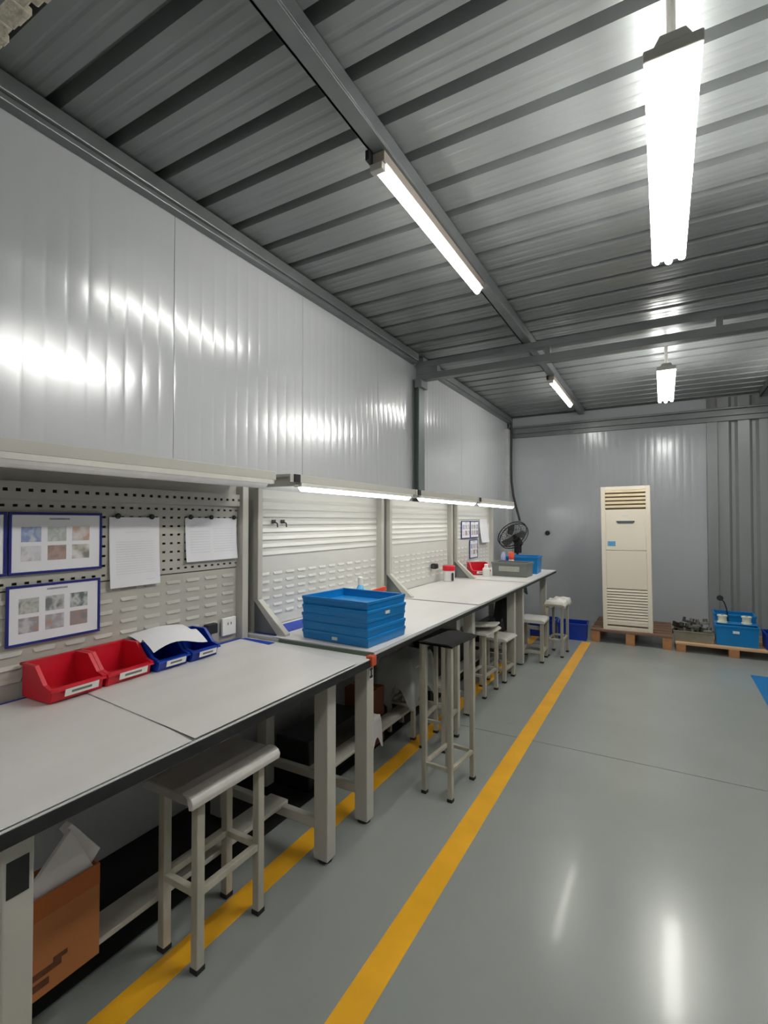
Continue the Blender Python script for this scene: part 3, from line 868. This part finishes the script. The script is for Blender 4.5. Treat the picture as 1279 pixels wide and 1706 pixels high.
stool((-1.14, 5.05, 0), R(2), .26, .29, .42, 'low white-topped stool in front of the farthest workbench', seat='film', rail=.10, legr=.034, inset=.03, seat_t=.04)
stool((-.965, 5.36, 0), R(-2), .21, .33, .54, 'stool with puffy white saddle cover near the blue floor crates', seat='leg', rail=.17, legr=.026, inset=.035)
# covers and loose things on stools
def drape(name, cx, cy, z, sx, sy, drop, mname, label, cat, wave=.02, rz=0):
    def fn(u, v):
        a, b_ = 2 * u - 1, 2 * v - 1
        r_ = max(abs(a), abs(b_))
        edge = max(0, (r_ - .62) / .38)
        x = cx + sx * .5 * a * (1 - .18 * edge); y = cy + sy * .5 * b_ * (1 - .18 * edge)
        zz = z - drop * edge ** 1.5 * (1 + .25 * math.sin(5 * a + 3 * b_)) + wave * math.sin(4 * a + 1) * math.cos(3 * b_) * (1 - edge)
        return (x, y, zz)
    o = B().grid(22, 22, fn, .003).build(name, mname, smooth=True)
    return tag(o, label, cat)
drape('film_bag', -1.47, 2.89, .52, .34, .44, .24, 'greybag', 'grey film bag draped over the low stool under the second workbench', 'bag', .03)
drape('saddle_cover', -.965, 5.30, .565, .25, .24, .05, 'film', 'puffy white cover on the stool near the blue floor crates, near half', 'cover', .022)
drape('saddle_cover', -.945, 5.50, .565, .22, .14, .05, 'film', 'puffy white cover on the stool near the blue floor crates, far half', 'cover', .012)
o = tag(B().bx(-.12, .12, -.15, .15, 0, .018).build('seat_board', 'film', loc=(-1.275, 3.86, .535), rot=(R(-6), R(-4), R(10)), bevel=.006),
        'white wrapped board lying tilted on the stool under the third workbench', 'board')

# ------------------------------------------------------------------ under the benches
t = thing('cardboard_box', 'brown cardboard box on the footrest of the nearest workbench', 'box', (-1.385, .825, .169), R(0))
B().bx(-.12, 0, -.37, 0, 0, .004).bx(-.12, -.116, -.37, 0, .004, .25).bx(-.004, 0, -.37, 0, .004, .25).bx(-.116, -.004, -.37, -.366, .004, .25).bx(-.116, -.004, -.004, 0, .004, .25).build('carton', 'cardboard', t)
B().bx(.0002, .0012, -.37, 0, .195, .25).build('brown_tape', 'tape', t)
B().bx(.0002, .001, -.25, -.10, .050, .066).bx(.0002, .001, -.29, -.13, .022, .040).bx(.0002, .001, -.12, -.085, .066, .078).build('printed_mark', 'cardprint', t)
# foam sheets standing in the box
t = thing('foam_sheet', 'white foam sheet poking up out of the cardboard box', 'packing foam', (-1.41, .008, 0), R(0))
B().prism([(.46, .25), (.805, .25), (.812, .40), (.745, .545), (.635, .435), (.46, .425)], 'x', 0, .012).build('front_sheet', 'foam', t, bevel=.002)
B().prism([(.735, .54), (.808, .41), (.835, .44), (.755, .552)], 'x', -.03, -.002).build('folded_edge', 'foam', t, bevel=.002)
# black case and cartons on the footrests
t = thing('black_case', 'black case under the second workbench behind the footrest', 'case', (-1.67, 2.30, .004))
B().bx(-.12, .10, -.30, .22, 0, .25).build('body', 'black', t, bevel=.008)
B().bx(-.01, .01, -.06, .06, .25, .262).build('handle', 'rubber', t, bevel=.004)
t = thing('small_carton', 'small brown carton under the second workbench', 'box', (-1.64, 2.70, .004))
B().bx(-.10, .10, -.13, .02, 0, .34).build('carton', 'brown', t, bevel=.003)
B().bx(-.10, .1006, -.07, -.04, .3395, .3415).build('tape', 'tape', t)
drape('white_rag', -1.41, 2.33, .31, .12, .14, .14, 'foam', 'white rag hanging behind the front leg of the second workbench', 'rag', .012)
t = thing('parts_case', 'black case on the floor under the third workbench', 'case', (-1.655, 3.80, .004))
B().bx(-.11, .11, -.36, .36, 0, .30).build('body', 'black', t, bevel=.008)
B().bx(-.01, .01, -.06, .06, .30, .312).build('handle', 'rubber', t, bevel=.004)
drape('film_bag', -1.42, 3.52, .742, .24, .34, .2, 'greybag', 'grey film bag under the top of the third workbench', 'bag', .02)
t = thing('parts_case', 'black case on the floor under the farthest workbench', 'case', (-1.655, 5.20, .004))
B().bx(-.12, .12, -.36, .36, 0, .28).build('body', 'black', t, bevel=.008)
B().bx(-.01, .01, -.06, .06, .28, .292).build('handle', 'rubber', t, bevel=.004)
drape('green_cloth', -1.36, 5.02, .742, .3, .5, .10, 'greenbag', 'dark green cloth under the top of the farthest workbench', 'cloth', .006)
drape('charcoal_cloth', -1.42, 5.02, .60, .16, .44, .24, 'darkcloth', 'charcoal cloth hanging under the farthest workbench', 'cloth', .02)

# ------------------------------------------------------------------ back area
crate('floor_crate', (-.94, 6.20, .001), R(4), .33, .28, .185, 'blue', 'blue crate on the floor at the end of the yellow stripe, right one', 'blue crates on the floor')
crate('floor_crate', (-1.27, 6.17, .001), R(2), .30, .28, .20, 'blue', 'blue crate on the floor beside the bench end, left one', 'blue crates on the floor')
def pallet(x0, x1, y0, y1, h, topm, label):
    t = thing('pallet', label, 'pallet', ((x0 + x1) / 2, (y0 + y1) / 2, 0), 0, 'pallets along the back wall')
    X, Y = (x1 - x0) / 2, (y1 - y0) / 2
    n = 6; bw = 2 * Y / n - .02
    bd = None
    for k in range(n):
        yy = -Y + k * (2 * Y - bw) / (n - 1)
        if bd is None: bd = B().bx(-X, X, 0, bw, 0, .02).build('deck_board', topm, t, loc=(0, yy, h - .02), bevel=.002)
        else: piece(bd, t, (0, yy, h - .02))
    blk = None
    for xx in (-X + .05, 0, X - .05):
        for yy in (-Y, -.045, Y - .09):
            if blk is None: blk = B().bx(-.045, .045, 0, .09, 0, h - .022).build('block', 'block', t, loc=(xx, yy, 0), bevel=.003)
            else: piece(blk, t, (xx, yy, 0))
    return t
pallet(-.735, .075, 6.10, 6.95, .143, 'wood_old', 'worn brown pallet under the air conditioner')
pallet(.10, 1.12, 6.07, 6.85, .098, 'wood', 'pale wooden pallet carrying the metal parts and blue crates')

# floor-standing air conditioner
t = thing('air_conditioner', 'tall cream floor-standing air conditioner on the worn pallet', 'air conditioner', (-.358, 6.155, .144), R(0), ry=R(-.6))
W, Hh, Dp = .25, 1.625, .34
B().bx(-W, W, .012, Dp, 0, Hh).build('body', 'acbody', t, bevel=.014, seg=3)
# front frame with openings: built as strips around the vents
fp = B()
fp.bx(-W, -.205, 0, .02, 0, Hh).bx(.205, W, 0, .02, 0, Hh)
fp.bx(-.205, .205, 0, .02, 1.585, Hh).bx(-.205, .205, 0, .02, .905, 1.365).bx(-.205, .205, 0, .02, .47, .898)
fp.bx(-.205, .205, 0, .02, 0, .045).bx(-.205, .205, 0, .02, .062, .098)
fp.build('front_panel', 'acbody', t, bevel=.003)
B().bx(-.205, .205, .008, .0125, 1.365, 1.585).build('outlet_recess', 'acdark', t)
for k in range(5):
    z = 1.375 + k * .043
    B().prism([(-.003, z + .012), (.008, z + .008), (.010, z + .038), (.001, z + .036)], 'x', -.205, .205).build('outlet_slat', 'acslat', t)
B().bx(-.205, .205, .009, .0125, .04, .47).build('intake_recess', 'acdark', t)
for k in range(12):
    z = .10 + k * .0308
    B().prism([(-.002, z), (.010, z + .004), (.010, z + .023), (.003, z + .019)], 'x', -.205, .205).build('intake_slat', 'acbody', t)
B().prism([(-.093, 1.222), (-.075, 1.206), (.075, 1.206), (.093, 1.222), (.093, 1.236), (-.093, 1.236)], 'y', -.005, .001).build('display', 'display', t, bevel=.002)
B().bx(-.03, .03, -.001, .001, 1.288, 1.298).build('brand_mark', 'paperprint', t)
B().bx(-.185, -.105, -.0012, .001, .95, 1.005).build('energy_sticker', 'skysticker', t, bevel=.0)
# knob on back wall, cable in the corner
t = thing('wall_knob', 'small black knob on the back wall beside the air conditioner', 'knob', (-1.443, YF - .002, 1.206), rx=R(90))
o = B().lathe([(.034, 0), (.034, .012), (.024, .022), (0, .022)], 16).build('cap', 'black', t)
cb = B().tube([(-1.93, 7.2, 2.83), (-1.935, 7.22, 2.6), (-1.94, 7.22, 2.2), (-1.93, 7.2, 1.95), (-1.90, 7.18, 1.75), (-1.86, 7.16, 1.6), (-1.80, 7.15, 1.38)], .016, 8).build('black_cable', 'black')
tag(cb, 'thick black cable hanging down the corner by the back wall', 'cable')

# pallet two: tin tray with metal parts, blue crates, spools
t = thing('tin_tray', 'shallow tin tray of metal parts on the pale pallet', 'tray', (.265, 6.27, .099))
B().bx(-.18, .18, -.13, .15, 0, .006).bx(-.18, .18, -.13, -.124, .006, .11).bx(-.18, .18, .144, .15, .006, .11).bx(-.18, -.174, -.124, .144, .006, .11).bx(.174, .18, -.124, .144, .006, .11).build('shell', 'tin', t)
B().bx(-.185, .185, -.137, -.129, .10, .112).bx(-.185, .185, .149, .157, .10, .112).build('rim', 'tin', t, bevel=.002)
random.seed(21)
parts = [(.15, .25, .17), (.24, .22, .19), (.33, .28, .18), (.40, .30, .2), (.20, .34, .22), (.30, .26, .255), (.15, .30, .235), (.37, .33, .28), (.24, .32, .285)]
for k, (px, py, pz) in enumerate(parts):
    t = thing('metal_part', 'oily steel casting heaped in the tin tray', 'metal part', (px - .01, 6.0 + py - .03, pz), random.uniform(-.6, .6), 'steel castings in the tin tray', rx=random.uniform(-.25, .25), ry=random.uniform(-.25, .25))
    mm = 'metal' if k % 2 else 'metaldark'
    B().bx(-.06, .06, -.035, .035, -.012, .012).bx(-.06, -.035, -.035, .035, .012, .04).build('bracket', mm, t, bevel=.003)
    B().cyl((.025, 0, .012), (.025, 0, .045), .022, 12).build('boss', 'metal', t)
crate('parts_crate', (.645, 6.27, .099), R(-1), .375, .26, .205, 'cyan', 'blue crate with white label on the pale pallet', 'blue crates on the pale pallet')
B().bx(-.035, .02, -.1295, -.118, .13, .155).build('label_card', 'sticker', bpy.data.objects['parts_crate.002'])
crate('parts_crate', (.66, 6.60, .099), R(0), .38, .28, .27, 'cyan', 'taller blue crate behind the labelled crate on the pale pallet', 'blue crates on the pale pallet')
crate('parts_crate', (1.00, 6.25, .099), R(0), .26, .26, .16, 'blue', 'dark blue crate cut by the right picture edge on the pale pallet', 'blue crates on the pale pallet')
def spool(loc, label, rx=0):
    t = thing('spool', label, 'spool', loc, 0, 'cream spools on the blue crates', rx=rx)
    B().lathe([(.046, 0), (.046, .012), (.038, .014), (.038, .062), (.046, .064), (.046, .076)], 16).build('reel', 'creamwhite', t)
    B().lathe([(.0, .0765), (.014, .0765), (.014, .079), (0, .079)], 12).build('hub', 'inkline', t)
spool((.53, 6.27, .314), 'cream spool on the left end of the labelled blue crate')
spool((.74, 6.29, .314), 'cream spool on the right half of the labelled blue crate')
t = thing('board_across', 'blue board lying across the labelled crate under the spools', 'board', (.645, 6.28, .3075))
B().bx(-.186, .186, -.06, .06, 0, .006).build('board', 'cyan', t, bevel=.002)
t = thing('gooseneck', 'black gooseneck with small round head above the blue crates', 'gooseneck', (.60, 6.432, .099))
B().cyl((0, 0, 0), (0, 0, .03), .024, 14).build('foot', 'black', t)
B().tube([(0, 0, .03), (-.005, 0, .2), (-.015, 0, .33), (-.04, 0, .41), (-.075, 0, .445)], .006, 6).build('neck', 'black', t)
B().cyl((-.075, .02, .445), (-.075, -.03, .45), .03, 12).build('head', 'black', t)

# blue mat on the floor at the right
b = B().prism([(.665, 4.2), (1.6, 4.2), (1.6, 5.46), (.665, 5.46)], 'z', .0, .004)
tag(b.build('floor_mat', 'floor_mat'), 'bright blue mat on the grey floor at the right picture edge', 'mat')
